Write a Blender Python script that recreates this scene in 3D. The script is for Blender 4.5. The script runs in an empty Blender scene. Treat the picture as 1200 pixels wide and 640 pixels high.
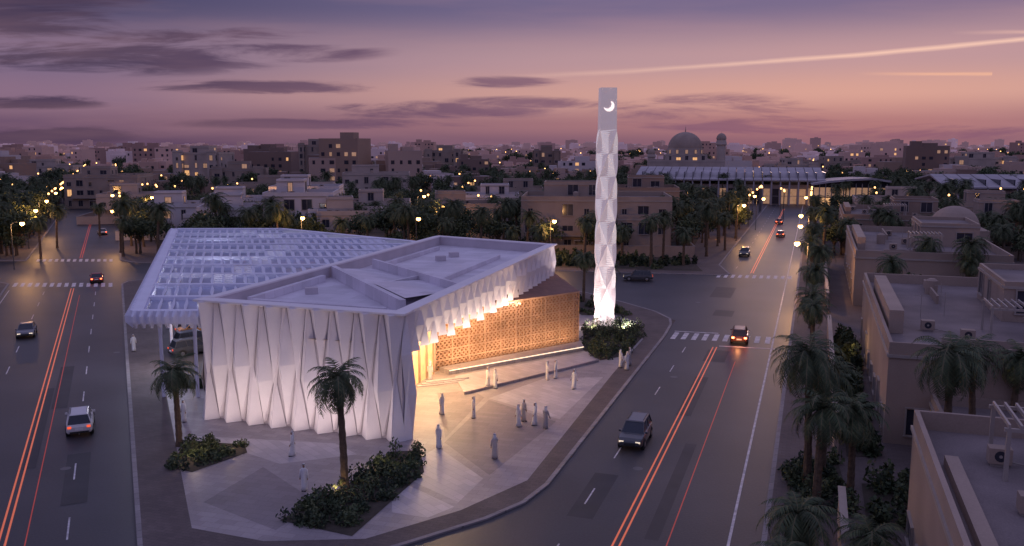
import bpy, math, random
from mathutils import Vector, Matrix
R=random.Random(7)
S=bpy.context.scene
COL=S.collection

# ------------------------------------------------------------------ materials
def mat(name,col,rough=.8,var=.15,scale=.6,emit=None,es=0,metal=0,bump=0,brick=None,fine=12,alpha=1,trans=0,coat=0):
    m=bpy.data.materials.new(name); m.use_nodes=True
    nt=m.node_tree; N=nt.nodes; L=nt.links
    b=N['Principled BSDF']
    b.inputs['Roughness'].default_value=rough
    b.inputs['Metallic'].default_value=metal
    if coat: b.inputs['Coat Weight'].default_value=coat
    tc=N.new('ShaderNodeTexCoord')
    n1=N.new('ShaderNodeTexNoise'); n1.inputs['Scale'].default_value=scale; n1.inputs['Detail'].default_value=3
    L.new(tc.outputs['Object'],n1.inputs['Vector'])
    n2=N.new('ShaderNodeTexNoise'); n2.inputs['Scale'].default_value=fine; n2.inputs['Detail'].default_value=2
    L.new(tc.outputs['Object'],n2.inputs['Vector'])
    ad=N.new('ShaderNodeMath'); ad.operation='MULTIPLY_ADD'; ad.inputs[1].default_value=.45
    L.new(n2.outputs['Fac'],ad.inputs[0]); L.new(n1.outputs['Fac'],ad.inputs[2])
    mr=N.new('ShaderNodeMapRange'); mr.inputs['From Min'].default_value=.45; mr.inputs['From Max'].default_value=1.0
    mr.inputs['To Min'].default_value=1-var; mr.inputs['To Max'].default_value=1+var
    L.new(ad.outputs[0],mr.inputs['Value'])
    mx=N.new('ShaderNodeVectorMath'); mx.operation='SCALE'; mx.inputs[0].default_value=col[:3]
    L.new(mr.outputs[0],mx.inputs['Scale'])
    out=mx.outputs[0]
    if brick:
        bw,bh,ms,dark,rot=brick
        mp=N.new('ShaderNodeMapping'); mp.inputs['Rotation'].default_value[2]=rot
        L.new(tc.outputs['Object'],mp.inputs['Vector'])
        br=N.new('ShaderNodeTexBrick'); br.inputs['Scale'].default_value=1; br.inputs['Brick Width'].default_value=bw
        br.inputs['Row Height'].default_value=bh; br.inputs['Mortar Size'].default_value=ms
        br.inputs['Color1'].default_value=(1,1,1,1); br.inputs['Color2'].default_value=(.82,.82,.82,1); br.inputs['Mortar'].default_value=(dark,dark,dark,1)
        L.new(mp.outputs[0],br.inputs['Vector'])
        mm=N.new('ShaderNodeVectorMath'); mm.operation='MULTIPLY'
        L.new(out,mm.inputs[0]); L.new(br.outputs['Color'],mm.inputs[1]); out=mm.outputs[0]
    L.new(out,b.inputs['Base Color'])
    if bump:
        bp=N.new('ShaderNodeBump'); bp.inputs['Strength'].default_value=bump; bp.inputs['Distance'].default_value=.05
        L.new(n2.outputs['Fac'],bp.inputs['Height']); L.new(bp.outputs[0],b.inputs['Normal'])
    if emit:
        b.inputs['Emission Color'].default_value=(*emit,1); b.inputs['Emission Strength'].default_value=es
    if emit and es<3: m.cycles.emission_sampling='NONE'
    if alpha<1: b.inputs['Alpha'].default_value=alpha
    if trans: b.inputs['Transmission Weight'].default_value=trans
    return m

M={}
M['ground']=mat('sandy_ground',(.12,.09,.078),.95,.35,.02,fine=.4)
M['asphalt']=mat('asphalt',(.040,.037,.043),.5,.45,.10,bump=.15,fine=7)
M['asphalt2']=mat('asphalt_parking',(.06,.055,.062),.7,.3,.2)
M['patch']=mat('asphalt_patch',(.030,.028,.033),.6,.3,.5)
M['paving']=mat('brown_paving',(.13,.10,.095),.8,.25,.3,brick=(.6,.3,.012,.6,.33))
M['kerb']=mat('kerb_stone',(.3,.27,.27),.8,.2,.5,brick=(1.0,50,.02,.4,1.15))
M['plaza']=mat('plaza_stone',(.36,.315,.32),.55,.2,.18,brick=(1.2,.6,.014,.66,.29))
M['plaza2']=mat('plaza_stone_dark',(.25,.215,.225),.55,.2,.18,brick=(1.2,.6,.014,.66,.29))
M['plaza3']=mat('plaza_stone_light',(.52,.47,.48),.55,.14,.18,brick=(1.2,.6,.014,.66,.9))
M['paint']=mat('road_paint',(.6,.57,.58),.6,.45,1.5,fine=5)
M['orange']=mat('light_trail_line',(.5,.12,.05),.5,.2,1,emit=(1,.20,.08),es=.40)  # glowing colour standing in for vehicle light trails
M['redline']=mat('light_trail_line_red',(.4,.05,.03),.5,.2,1,emit=(1,.10,.05),es=.16)  # red light trail, drawn as a glowing line
M['white']=mat('white_fin_panel',(.80,.75,.77),.5,.06,.5)
M['roofw']=mat('white_roof',(.74,.69,.76),.5,.14,.3,brick=(3.2,1.6,.03,.78,.29))
M['back']=mat('facade_backing',(.56,.50,.54),.7,.1,.5)
M['warmwall']=mat('entrance_wall',(.62,.48,.34),.6,.1,.6)
M['terra']=mat('terracotta_lattice',(.44,.27,.185),.7,.25,.7)
M['terraroof']=mat('terracotta_roof',(.24,.12,.095),.8,.15,.6,brick=(1.2,.4,.03,.6,.86))
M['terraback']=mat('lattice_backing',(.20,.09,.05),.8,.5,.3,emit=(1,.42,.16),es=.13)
M['led']=mat('led_strip',(.8,.7,.5),.4,0,1,emit=(1,.76,.52),es=1.6)
M['ledw']=mat('led_white',(.9,.9,.9),.4,0,1,emit=(1,.86,.82),es=1.1)
M['minaret']=mat('minaret_panel',(.78,.70,.70),.5,.05,.5,emit=(1,.78,.76),es=.17)  # emission added to the shell so it reads as brightly lit
M['mglow']=mat('minaret_backlit_panel',(.85,.8,.8),.4,.1,.5,emit=(1,.84,.82),es=.32)
M['lamp']=mat('lamp_glow',(1,.6,.3),.4,0,1,emit=(1,.50,.13),es=16)
M['metal']=mat('painted_steel',(.12,.12,.13),.45,.1,2,metal=.6)
M['glass']=mat('dark_glass',(.03,.035,.05),.08,.2,.3)
M['canopy']=mat('canopy_white',(.76,.76,.88),.5,.06,.5)
M['panel']=mat('canopy_panel',(.40,.44,.66),.3,.35,.2,alpha=.72)
M['leaf']=mat('foliage',(.055,.08,.036),.75,.5,.8)
M['leaf2']=mat('foliage_light',(.095,.115,.048),.75,.5,.8)
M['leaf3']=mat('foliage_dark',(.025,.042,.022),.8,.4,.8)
M['bark']=mat('bark',(.11,.075,.05),.95,.4,4,bump=.5)
M['soil']=mat('soil',(.06,.048,.036),.95,.3,2)
M['win']=mat('window_glass',(.035,.035,.05),.12,.3,.5)
M['winlit']=mat('window_lit',(.8,.5,.25),.5,.5,.8,emit=(1,.52,.2),es=.75)
M['winlit2']=mat('window_lit_dim',(.8,.5,.3),.5,.5,.8,emit=(1,.55,.28),es=.22)
M['frame']=mat('window_frame',(.35,.30,.27),.6,.1,1)
M['mroof']=mat('market_roof',(.38,.34,.36),.7,.2,.2)
WALLS=[mat('wall_cream',(.46,.37,.32),.85,.2,.2),mat('wall_beige',(.35,.265,.215),.85,.2,.2),mat('wall_white',(.60,.54,.54),.8,.15,.2),mat('wall_tan',(.29,.205,.16),.85,.2,.2)]
M['flat']=mat('flat_roof',(.21,.17,.165),.9,.35,.25,bump=.2)

# ------------------------------------------------------------------ mesh builder
class MB:
    def __init__(s): s.v=[];s.f=[];s.m=[]
    def face(s,pts,m=0):
        n=len(s.v); s.v+=[tuple(p) for p in pts]; s.f.append(tuple(range(n,n+len(pts)))); s.m.append(m)
    def box(s,cx,cy,z0,sx,sy,h,m=0,rot=0,mt=None):
        c,sn=math.cos(rot),math.sin(rot)
        P=[(cx+a*sx/2*c-b*sy/2*sn, cy+a*sx/2*sn+b*sy/2*c) for a,b in((-1,-1),(1,-1),(1,1),(-1,1))]
        s.prism(P,z0,z0+h,m,mt)
    def prism(s,P,z0,z1,m=0,mt=None):
        n=len(s.v);k=len(P)
        s.v+=[(p[0],p[1],z0) for p in P]+[(p[0],p[1],z1) for p in P]
        for i in range(k):
            j=(i+1)%k; s.f.append((n+i,n+j,n+k+j,n+k+i)); s.m.append(m)
        s.f.append(tuple(n+k+i for i in range(k))); s.m.append(m if mt is None else mt)
        s.f.append(tuple(n+i for i in reversed(range(k)))); s.m.append(m)
    def loft(s,rings,m=0,cap=True):
        n=len(s.v);k=len(rings[0])
        for r in rings: s.v+=[tuple(p) for p in r]
        for a in range(len(rings)-1):
            for i in range(k):
                j=(i+1)%k; s.f.append((n+a*k+i,n+a*k+j,n+(a+1)*k+j,n+(a+1)*k+i)); s.m.append(m)
        if cap:
            s.f.append(tuple(n+i for i in reversed(range(k)))); s.m.append(m)
            b=n+(len(rings)-1)*k; s.f.append(tuple(b+i for i in range(k))); s.m.append(m)
    def tube(s,pts,rad,n=6,m=0):
        rings=[]
        for i,p in enumerate(pts):
            p=Vector(p); q=Vector(pts[min(i+1,len(pts)-1)]); o=Vector(pts[max(i-1,0)])
            d=(q-o).normalized(); up=Vector((0,0,1)) if abs(d.z)<.9 else Vector((0,1,0))
            a=d.cross(up).normalized(); b=a.cross(d).normalized()
            rings.append([p+(a*math.cos(t)+b*math.sin(t))*rad[i] for t in [2*math.pi*k/n for k in range(n)]])
        s.loft(rings,m)
    def mesh(s,name,mats,smooth=False):
        me=bpy.data.meshes.new(name); me.from_pydata(s.v,[],s.f)
        for x in mats: me.materials.append(x)
        me.polygons.foreach_set('material_index',s.m)
        if smooth: me.polygons.foreach_set('use_smooth',[True]*len(s.f))
        me.update(); return me
    def obj(s,name,mats,smooth=False,loc=(0,0,0),rot=0,parent=None):
        return place(s.mesh(name,mats,smooth),name,loc,rot,parent=parent)
def place(me,name,loc,rot=0,sc=1,parent=None):
    o=bpy.data.objects.new(name,me); COL.objects.link(o); o.location=loc; o.rotation_euler=(0,0,rot); o.scale=(sc,sc,sc)
    if parent: o.parent=parent
    return o
def lin(a,b,t): return a+(b-a)*t
def LK(Y): return -.1-.4455*Y      # left road, east kerb
def RK(Y): return -16.3+.34*Y      # right road, west kerb
def rline(off,Y): return off+.34*Y
def inset(P,d):
    out=[];k=len(P)
    for i in range(k):
        a=Vector(P[i-1]);b=Vector(P[i]);c=Vector(P[(i+1)%k])
        u=(b-a).normalized();v=(c-b).normalized()
        n1=Vector((-u.y,u.x));n2=Vector((-v.y,v.x)); nn=(n1+n2).normalized(); l=d/max(.4,nn.dot(n1))
        out.append(tuple(b+nn*l))
    return out
def block(name,P,mtop,z=.12):
    mb=MB(); Q=inset(P,.3); k=len(P)
    mb.v+=[(*p,0) for p in P]+[(*p,z) for p in P]+[(*p,z) for p in Q]
    for i in range(k):
        j=(i+1)%k
        mb.f.append((i,j,k+j,k+i)); mb.m.append(1)
        mb.f.append((k+i,k+j,2*k+j,2*k+i)); mb.m.append(1)
    mb.f.append(tuple(2*k+i for i in range(k))); mb.m.append(0)
    return mb.obj(name,[mtop,M['kerb']])
def sheet(name,P,z,m):
    mb=MB(); mb.face([(p[0],p[1],z) for p in P]); return mb.obj(name,[m])

# ------------------------------------------------------------------ ground & roads
sheet('ground',[(-7000,-400),(7000,-400),(7000,9000),(-7000,9000)],0,M['ground'])
sheet('left_road',[(LK(-30)-18,-30),(LK(-30)+.3,-30),(LK(700)+.3,700),(LK(700)-18,700)],.004,M['asphalt'])
sheet('right_road',[(RK(-30)-.3,-30),(RK(-30)+14.8,-30),(RK(700)+14.8,700),(RK(700)-.3,700)],.008,M['asphalt'])
sheet('cross_street',[(-180,140),(0,130),(30,100),(50,150),(8,153),(-72,164),(-180,170)],.012,M['asphalt'])
sheet('forecourt_road',[(-40,-30),(20,-30),(14,60),(0,60),(-18,45),(-30,50)],.016,M['asphalt'])
plot=[(-18.9,42.2),(-17,40),(-14,40.3),(-5.7,46.4),(-1.5,49.6),(.8,52),(2.4,55),(17.7,100),(19.6,106.5),(20.1,110),(19,115),(15.5,122),(11,130),(7,135),(2,137.5),(-55,142.5),(-60,142.6),(-61.8,140.8),(-61.6,138)]
block('pavement',plot,M['paving'])
plaza=[(-19.6,51),(-18.4,48.3),(-13.8,46.6),(-8.2,46.9),(-3.1,50.8),(1,55.6),(9.6,82.6),(14.8,98),(15.5,108),(8,122),(0,128),(-9,128),(-24,80),(-31,77)]
sheet('plaza_paving',plaza,.126,M['plaza'])
sheet('parking_lot',[(-31.8,77.5),(-24.5,77.5),(-9.5,126),(-17,134),(-55,138)],.130,M['asphalt2'])
mb=MB()
for P,mi in [([(-5,63),(-1.5,56.5),(3.5,68),(-2,74)],0),([(-8.0,57),(-3.3,52),(-1.9,55.9),(-5.4,62)],1),([(-2,74.5),(3.8,68.6),(8.6,81.5),(3,81)],1),
             ([(-19,52),(-13.5,48),(-12,52),(-17,58)],0),([(-24,64.5),(-16,58.6),(-11,60.5),(-13,62.8)],1),([(-6.6,76),(-5,64),(-2.4,74.8),(-3.6,77)],0),([(-7.2,50.5),(-5,49.7),(-3.5,51.3),(-7.9,56)],1)]:
    mb.face([(p[0],p[1],.1305) for p in P],mi)
mb.obj('paving_pattern',[M['plaza2'],M['plaza3']])
block('pavement',[(LK(-30)-17.6,-30),(LK(138)-17.6,138),(LK(138)-21,140.5),(-190,142),(-190,-30)],M['paving'])
block('pavement',[(RK(-30)+14.3,-30),(200,-30),(500,700),(RK(700)+14.3,700)],M['paving'])
block('pavement',[(-71.5,164.5),(-69.5,163.3),(7,153),(35,147.6),(37,148.6),(RK(160)-.2,160),(RK(600),600),(LK(600),600),(LK(167),167)],M['paving'])
block('pavement',[(LK(166)-17.6,166),(LK(600)-17.6,600),(-600,600),(-300,172)],M['paving'])
sheet('planted_verge',[(-66,167),(8,156.5),(33,151.5),(34,170),(50,230),(-95,230)],.126,M['soil'])
sheet('planted_verge',[(LK(60)-21,60),(LK(134)-21,134),(-150,136),(-130,60)],.126,M['soil'])

mb=MB()
def stripe(mb,x0,y0,x1,y1,w,m=0,z=.021):
    d=Vector((x1-x0,y1-y0)).normalized(); n=Vector((-d.y,d.x))*w/2
    mb.face([(x0-n.x,y0-n.y,z),(x1-n.x,y1-n.y,z),(x1+n.x,y1+n.y,z),(x0+n.x,y0+n.y,z)],m)
def crosswalk(mb,x0,y0,x1,y1,dirx,diry,L,w=.55,gap=.6):
    d=Vector((x1-x0,y1-y0)); n=int(d.length/(w+gap)); d.normalize()
    f=Vector((dirx,diry)).normalized()
    for i in range(n):
        c=Vector((x0,y0))+d*(i+.5)*(w+gap)
        a=c-f*L/2; b=c+f*L/2; stripe(mb,a.x,a.y,b.x,b.y,w)
crosswalk(mb,LK(138)-17,137.5,LK(138)-.8,137.5,-.4455,1,4.2)
crosswalk(mb,LK(166)-16.5,167,LK(166)-.5,167,-.4455,1,4)
crosswalk(mb,rline(-15.9,100.5),100.5,rline(-2.6,97.5),97.5,.34,1,3.6)
crosswalk(mb,rline(-15.9,147),147,rline(-2.6,145),145,.34,1,3.6)
stripe(mb,rline(-3.8,-20),-20,rline(-3.8,600),600,.16)
stripe(mb,LK(-20)-17,-20,LK(132)-17,132,.14)
for k in range(0,14):
    y=20+k*9
    if y<132: stripe(mb,LK(y)-3.9,y,LK(y+3)-3.9,y+3,.1); stripe(mb,LK(y)-11.6,y,LK(y+3)-11.6,y+3,.1)
for k in range(0,45):
    y=20+k*8
    if not(96<y<150): stripe(mb,rline(-13.2,y),y,rline(-13.2,y+2.5),y+2.5,.1)
stripe(mb,rline(-15.7,102.8),102.8,rline(-10.4,101.6),101.6,.3)
stripe(mb,rline(-9.6,95),95,rline(-2.8,93.4),93.4,.3)
mb.obj('road_markings',[M['paint']])
mb=MB()
for x,y,w_,l_,s in((4,50,1.6,7,.34),(14,70,1.2,12,.34),(20.5,88,2.2,5,.34),(30,126,3,9,.34),(7.8,47,.8,16,.34),(-27,52,1.5,9,-.4455),(-38,72,1.2,14,-.4455),(-33,58,.8,20,-.4455),(27,112,2.5,4,.34)):
    stripe(mb,x,y,x+s*l_,y+l_,w_,0,.0185)
for x,y in((8.6,58),(15.4,82),(-30.5,58),(-42,92),(26,122)):
    mb.face([(x+.35*math.cos(a),y+.35*math.sin(a),.0225) for a in [k*math.pi/8 for k in range(16)]],1)
mb.obj('road_patches',[M['patch'],M['metal']])
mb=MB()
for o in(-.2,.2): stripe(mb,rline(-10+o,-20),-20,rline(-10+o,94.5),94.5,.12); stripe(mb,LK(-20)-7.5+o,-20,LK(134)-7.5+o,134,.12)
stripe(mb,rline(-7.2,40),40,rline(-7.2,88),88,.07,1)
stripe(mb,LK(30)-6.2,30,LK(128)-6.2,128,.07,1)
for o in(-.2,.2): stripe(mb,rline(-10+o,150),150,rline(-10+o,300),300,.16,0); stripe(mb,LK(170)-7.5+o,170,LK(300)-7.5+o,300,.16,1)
mb.obj('light_trail_lines',[M['orange'],M['redline']])  # emissive stripes imitate light trails of passing cars

# ------------------------------------------------------------------ prayer hall
A=Vector((-24.7,69.3));B=Vector((-8.1,63.5));C=Vector((5,108));D=Vector((-9.9,118))
H=9.7
hall=bpy.data.objects.new('mosque_hall',None); COL.objects.link(hall)
def un(P,Q):
    u=(Q-P).normalized(); return u,Vector((u.y,-u.x)),(Q-P).length
def wallseg(mb,P,Q,t,z0,z1,m=0,mt=None):
    u,n,l=un(P,Q); mb.prism([tuple(P),tuple(Q),tuple(Q-n*t),tuple(P-n*t)],z0,z1,m,mt)
def fins(mb,P,Q,z0f,z1,N,depth,levels=(0,.34,.68,1),off=.0,m=0,wd=.78,nr=.10,jit=0):
    u,n,l=un(P,Q); p=l/N; rj=random.Random(3)
    for i in range(N):
        c=P+u*(i+.5)*p; z0=z0f((i+.5)/N,i); rows=[]
        for j,t in enumerate(levels):
            wide=(i+j)%2==0
            hw=(wd if wide else nr)*p
            if 0<j<len(levels)-1: t+=rj.uniform(-jit,jit)
            d=off+.12+(depth if wide else depth*.3); e=off+(.05 if i%2 else .08)
            z=lin(z0,z1,t)
            l_=c-u*hw+n*e; r_=c+u*hw+n*e; k_=c+n*d
            rows.append([(l_.x,l_.y,z),(k_.x,k_.y,z),(r_.x,r_.y,z)])
        for a,b in zip(rows[:-1],rows[1:]):
            for q in(0,1): mb.face([a[q],a[q+1],b[q+1],b[q]],m)
        mb.face(rows[0][::-1],m); mb.face(rows[-1],m)
mb=MB()
uBC,nBC,lBC=un(B,C); uAB,nAB,lAB=un(A,B)
wallseg(mb,A,B,.6,.12,H-.04,1,0)
uCD,nCD,_=un(C,D); uDA,nDA,_=un(D,A)
wallseg(mb,C,D,.6,.12,H-.04,1,0)
wallseg(mb,D,A,.6,.12,H-.04,1,0)
P1=B+uBC*1.7
wallseg(mb,B,P1,.6,.12,H-.05,1,0)
def bandz(t): return lin(7.35,6.15,t)
o=[]
for (p,z) in [(P1,bandz(0)),(C,bandz(1))]:
    q=p-nBC*.6; o.append([(p.x,p.y,z),(p.x,p.y,H-.05),(q.x,q.y,H-.05),(q.x,q.y,z)])
mb.loft(o,1)
wallseg(mb,A+nAB*.6-uAB*.3,B+nAB*.6+uAB*.55,1.25,H-.03,H+.12,0)
wallseg(mb,B+nBC*.5+uBC*.3,C+nBC*.5+uBC*.2,1.15,H-.025,H+.125,0)
wallseg(mb,C+nCD*.2+uCD*.8,D+nCD*.2,.85,H-.03,H+.11,0)
wallseg(mb,D+nDA*.2+uDA*.8,A+nDA*.2-uDA*.8,.85,H-.028,H+.115,0)
ins=inset([tuple(A),tuple(B),tuple(C),tuple(D)],.55)
mb.prism(ins,8.3,8.65,2,2)
mb.obj('walls_and_roof',[M['white'],M['back'],M['roofw']],parent=hall)
mb=MB()
fins(mb,A,B,lambda t,i:.14+(.25 if i%2 else 0),H-.03,17,.80,levels=(0,.45,1),jit=.10,wd=.80,nr=.11)
fins(mb,B,P1,lambda t,i:.14,H-.03,2,.5)
fins(mb,P1,C,lambda t,i:bandz(t)-(.8 if i%2==0 else .1)-.25*math.sin(i*1.7),H-.03,46,.45,levels=(0,.5,1))
fins(mb,C,D,lambda t,i:.14,H-.03,15,.5)
fins(mb,D,A,lambda t,i:.14,H-.03,40,.4)
mb.obj('folded_fins',[M['white']],parent=hall)
mb=MB()
def bar(mb,x0,y0,x1,y1,w,z0,z1,m=0):
    d=Vector((x1-x0,y1-y0)).normalized(); n=Vector((-d.y,d.x))*w/2
    mb.prism([(x0-n.x,y0-n.y),(x1-n.x,y1-n.y),(x1+n.x,y1+n.y),(x0+n.x,y0+n.y)],z0,z1,m)
bar(mb,-18.0,88.5,-8.6,68.8,.5,8.66,9.8)
bar(mb,-14.9,94.5,-4.6,77.5,.35,8.66,9.72)
mb.face([(-17.4,88.6,9.5),(-12.7,78.6,9.5),(-9,85,8.8),(-14.6,93.4,8.8)],0)
mb.face([(-12.6,78.4,9.7),(-8.6,70.2,9.7),(-5.2,78,9.0),(-8.8,84.4,9.0)],0)
bar(mb,-12.6,78.5,-8.9,85,.3,8.66,9.4)
bar(mb,-21.9,73.0,-18.4,85.5,.5,8.66,9.3)
bar(mb,-21.5,72.3,-9.9,68.2,.5,8.66,9.28)
bar(mb,-6.9,84.5,-1.5,103,.3,8.66,9.1)
bar(mb,-13.8,96.5,-9.3,111.5,.3,8.66,9.1)
for x,y in((-8.2,101),(-6.9,104.5),(-18.0,78.5)): mb.box(x,y,8.66,1.1,.8,.55,1,.29)
mb.obj('folded_skylight',[M['roofw'],M['back']],parent=hall)
W0=B-nBC*5.4+uBC*.8; M1=Vector((-7.4,83.6)); M2=Vector((7.3,95.3)); M3=Vector((5.4,108.2)); M4=Vector((-7.5,101))
mb=MB()
wallseg(mb,W0,M1,.4,.12,7.3,0)
sA=B-nBC*.6; sB=C-nBC*.6; sC=C-nBC*8; sD=B-nBC*8
mb.face([(sA.x,sA.y,7.36),(sD.x,sD.y,7.36),(sC.x,sC.y,6.16),(sB.x,sB.y,6.16)],0)
u,n,l=un(W0,M1)
for k in range(5):
    c=W0+u*(10.2+k*1.7)+n*.03; a=c-u*.7; b=c+u*.7
    mb.prism([tuple(a),tuple(a+n*.08),tuple(b+n*.08),tuple(b)],.13,3.4,1)
    for s_ in(-.78,.78):
        q=c+u*s_; mb.prism([tuple(q-u*.07),tuple(q-u*.07+n*.2),tuple(q+u*.07+n*.2),tuple(q+u*.07)],.13,3.5,2)
mb.obj('entrance_wall',[M['warmwall'],M['winlit'],M['terra']],parent=hall)
# terracotta screen: interlaced lattice
mb=MB(); ZT=6.0
inner=inset([tuple(M1),tuple(M2),tuple(M3),tuple(M4)],.24)
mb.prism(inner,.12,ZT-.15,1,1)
mb.prism(inset([tuple(M1),tuple(M2),tuple(M3),tuple(M4)],-.05),ZT-.12,ZT+.06,0,2)
for P,Q in((M1,M2),(M2,M3)):
    u,n,l=un(P,Q); zb,zt=.14,ZT-.13; hh=zt-zb
    def strip(s0,z0,s1,z1,w,d):
        dv=Vector((s1-s0,z1-z0))
        if dv.length<.02: return
        nv=Vector((-dv.y,dv.x)).normalized()*w/2
        q=[(s0-nv.x,z0-nv.y),(s1-nv.x,z1-nv.y),(s1+nv.x,z1+nv.y),(s0+nv.x,z0+nv.y)]
        f=[];b=[]
        for s,z in q:
            p=P+u*s+n*d; f.append((p.x,p.y,z)); p=P+u*s+n*(d-.07); b.append((p.x,p.y,z))
        mb.loft([b,f],0)
    st=.5
    k=int((l+hh)/st)
    for i in range(1,k+1):
        for sg in(1,-1):
            a=i*st; s0=max(0,a-hh); s1=min(l,a)
            if s1<=s0: continue
            z0=zb+a-s0; z1=zb+a-s1
            if sg==1: strip(s0,z0,s1,z1,.08,-.02)
            else: strip(l-s0,z0,l-s1,z1,.08,-.045)
    k=int(l/st)
    for i in range(k+1): strip(i*st,zb,i*st,zt,.05 if i%4 else .16,0.0 if i%4 else .03)
    z=zb; q=0
    while z<zt+.01:
        strip(0,z,l,z,.05 if q%4 else .13,-.07 if q%4 else .02); z+=st/2; q+=1
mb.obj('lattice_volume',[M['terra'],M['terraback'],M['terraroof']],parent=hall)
mb=MB()
r0=Vector((-6.0,82.3)); r1=Vector((7.6,92.3))
mb.prism([tuple(r0),tuple(r1),(7.5,94.9),(-7.0,83.4)],.13,.62,0)
u,n,l=un(r0,r1)
mb.prism([tuple(r0+n*.03),tuple(r0+n*.08),tuple(r1+n*.08),tuple(r1+n*.03)],.52,.59,1)
mb.prism([(-4.2,75.8),(8.6,87.5),(8.0,91.6),(-5.4,81.6)],.13,.22,2)
bar(mb,-4.2,75.6,8.7,87.4,.16,.13,.38,0)
mb.obj('ramp',[M['plaza'],M['led'],M['plaza3']],parent=hall)
mb=MB()
for k in range(3): bar(mb,-8.6+.35*k,78.2+k*.45,-4.8+.35*k,79.9+k*.45,.5,.13,.2+.09*k)
mb.obj('entrance_steps',[M['plaza3']],parent=hall)

# ------------------------------------------------------------------ minaret: two counter-twisted square shafts, plain square head
mb=MB(); ZS=23.4
for sg,sc_,mi in((1,1.0,0),(-1,.975,3)):
    rg=[]
    for k in range(97):
        z=.1+ZS*k/96; a0=math.pi/4+sg*(z-ZS)*(math.pi/2)/5.35
        r=1.38*sc_*(1-.06*(math.sin(2*(a0-math.pi/4))**2))
        rg.append([(r*math.cos(a0+q*math.pi/2),r*math.sin(a0+q*math.pi/2),z) for q in range(4)])
    mb.loft(rg,mi)
zt=28.3
top=[Vector((1.37*math.cos(math.pi/4+q*math.pi/2),1.37*math.sin(math.pi/4+q*math.pi/2),ZS)) for q in range(4)]
tp=[Vector((p.x*.96,p.y*.96,zt)) for p in top]
mb.loft([[tuple(p) for p in top],[tuple(p) for p in tp]],0)
mb.box(0,0,.02,3.4,3.4,.12,2)
cz,r1_,r2_=26.2,.62,.52
outer=[(r1_*math.cos(t),cz+r1_*math.sin(t)) for t in [math.radians(-150+200*k/16) for k in range(17)]]
innr=[(-.2+r2_*math.cos(t),cz+.2+r2_*math.sin(t)) for t in [math.radians(-140+180*k/16) for k in range(17)]]
for k in range(16):
    mb.face([(outer[k][0],-.99,outer[k][1]),(outer[k+1][0],-.99,outer[k+1][1]),(innr[k+1][0],-.99,innr[k+1][1]),(innr[k][0],-.99,innr[k][1])],1)
mb.obj('minaret',[M['minaret'],M['ledw'],M['plaza3'],M['mglow']],loc=(11.2,105.6,.1),rot=.06)

# ------------------------------------------------------------------ canopy over the car park
can=bpy.data.objects.new('parking_canopy',None); COL.objects.link(can)
def cl(Y): return lin(-30.3,-53.5,(Y-70.3)/69.7)
def cr(Y):
    if Y<117: return lin(-25.3,-10.8,(Y-69.9)/47.1)
    if Y<122: return lin(-10.8,-14,(Y-117)/5)
    return lin(-14,-36.6,(Y-122)/18)
Y0,Y1=70.4,140; ZC=8.5
mb=MB()
def rail(P,Q,w,z0,z1,m=0): bar(mb,P[0],P[1],Q[0],Q[1],w,z0,z1,m)
nb=10
ys=[lin(Y0,Y1,(k/nb)) for k in range(nb+1)]
for y in ys: rail((cl(y),y),(cr(y),y),.75,ZC-.3,ZC+.14)
pl=[(cl(Y0),Y0),(cl(Y1),Y1),(cr(Y1),Y1),(cr(122),122),(cr(117),117)]
for a,b in zip(pl[:-1],pl[1:]): rail(a,b,1.0,ZC-.9,ZC+.18)
rail((cl(Y0)-.2,Y0),(cr(Y0)+.2,Y0),.9,ZC-.9,ZC+.181)
def ribs(P,Q,st,out):
    P=Vector(P);Q=Vector(Q);u=(Q-P).normalized();n=Vector((u.y,-u.x))*out; L=(Q-P).length; k=int(L/st)
    for i in range(k+1):
        c=P+u*L*i/k; rings=[]
        for z,d,w in((ZC-1.25,.35,.12),(ZC-.75,.85,.24),(ZC-.2,.9,.26),(ZC+.22,.5,.24)):
            q=c+n*(d); p=c+n*.3
            rings.append([(p.x-u.x*w,p.y-u.y*w,z),(q.x-u.x*w*.3,q.y-u.y*w*.3,z),(q.x+u.x*w*.3,q.y+u.y*w*.3,z),(p.x+u.x*w,p.y+u.y*w,z)])
        mb.loft(rings,0)
ribs(pl[0],pl[1],.75,-1); ribs((cl(Y0),Y0),(cr(Y0),Y0),.6,1)
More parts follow.
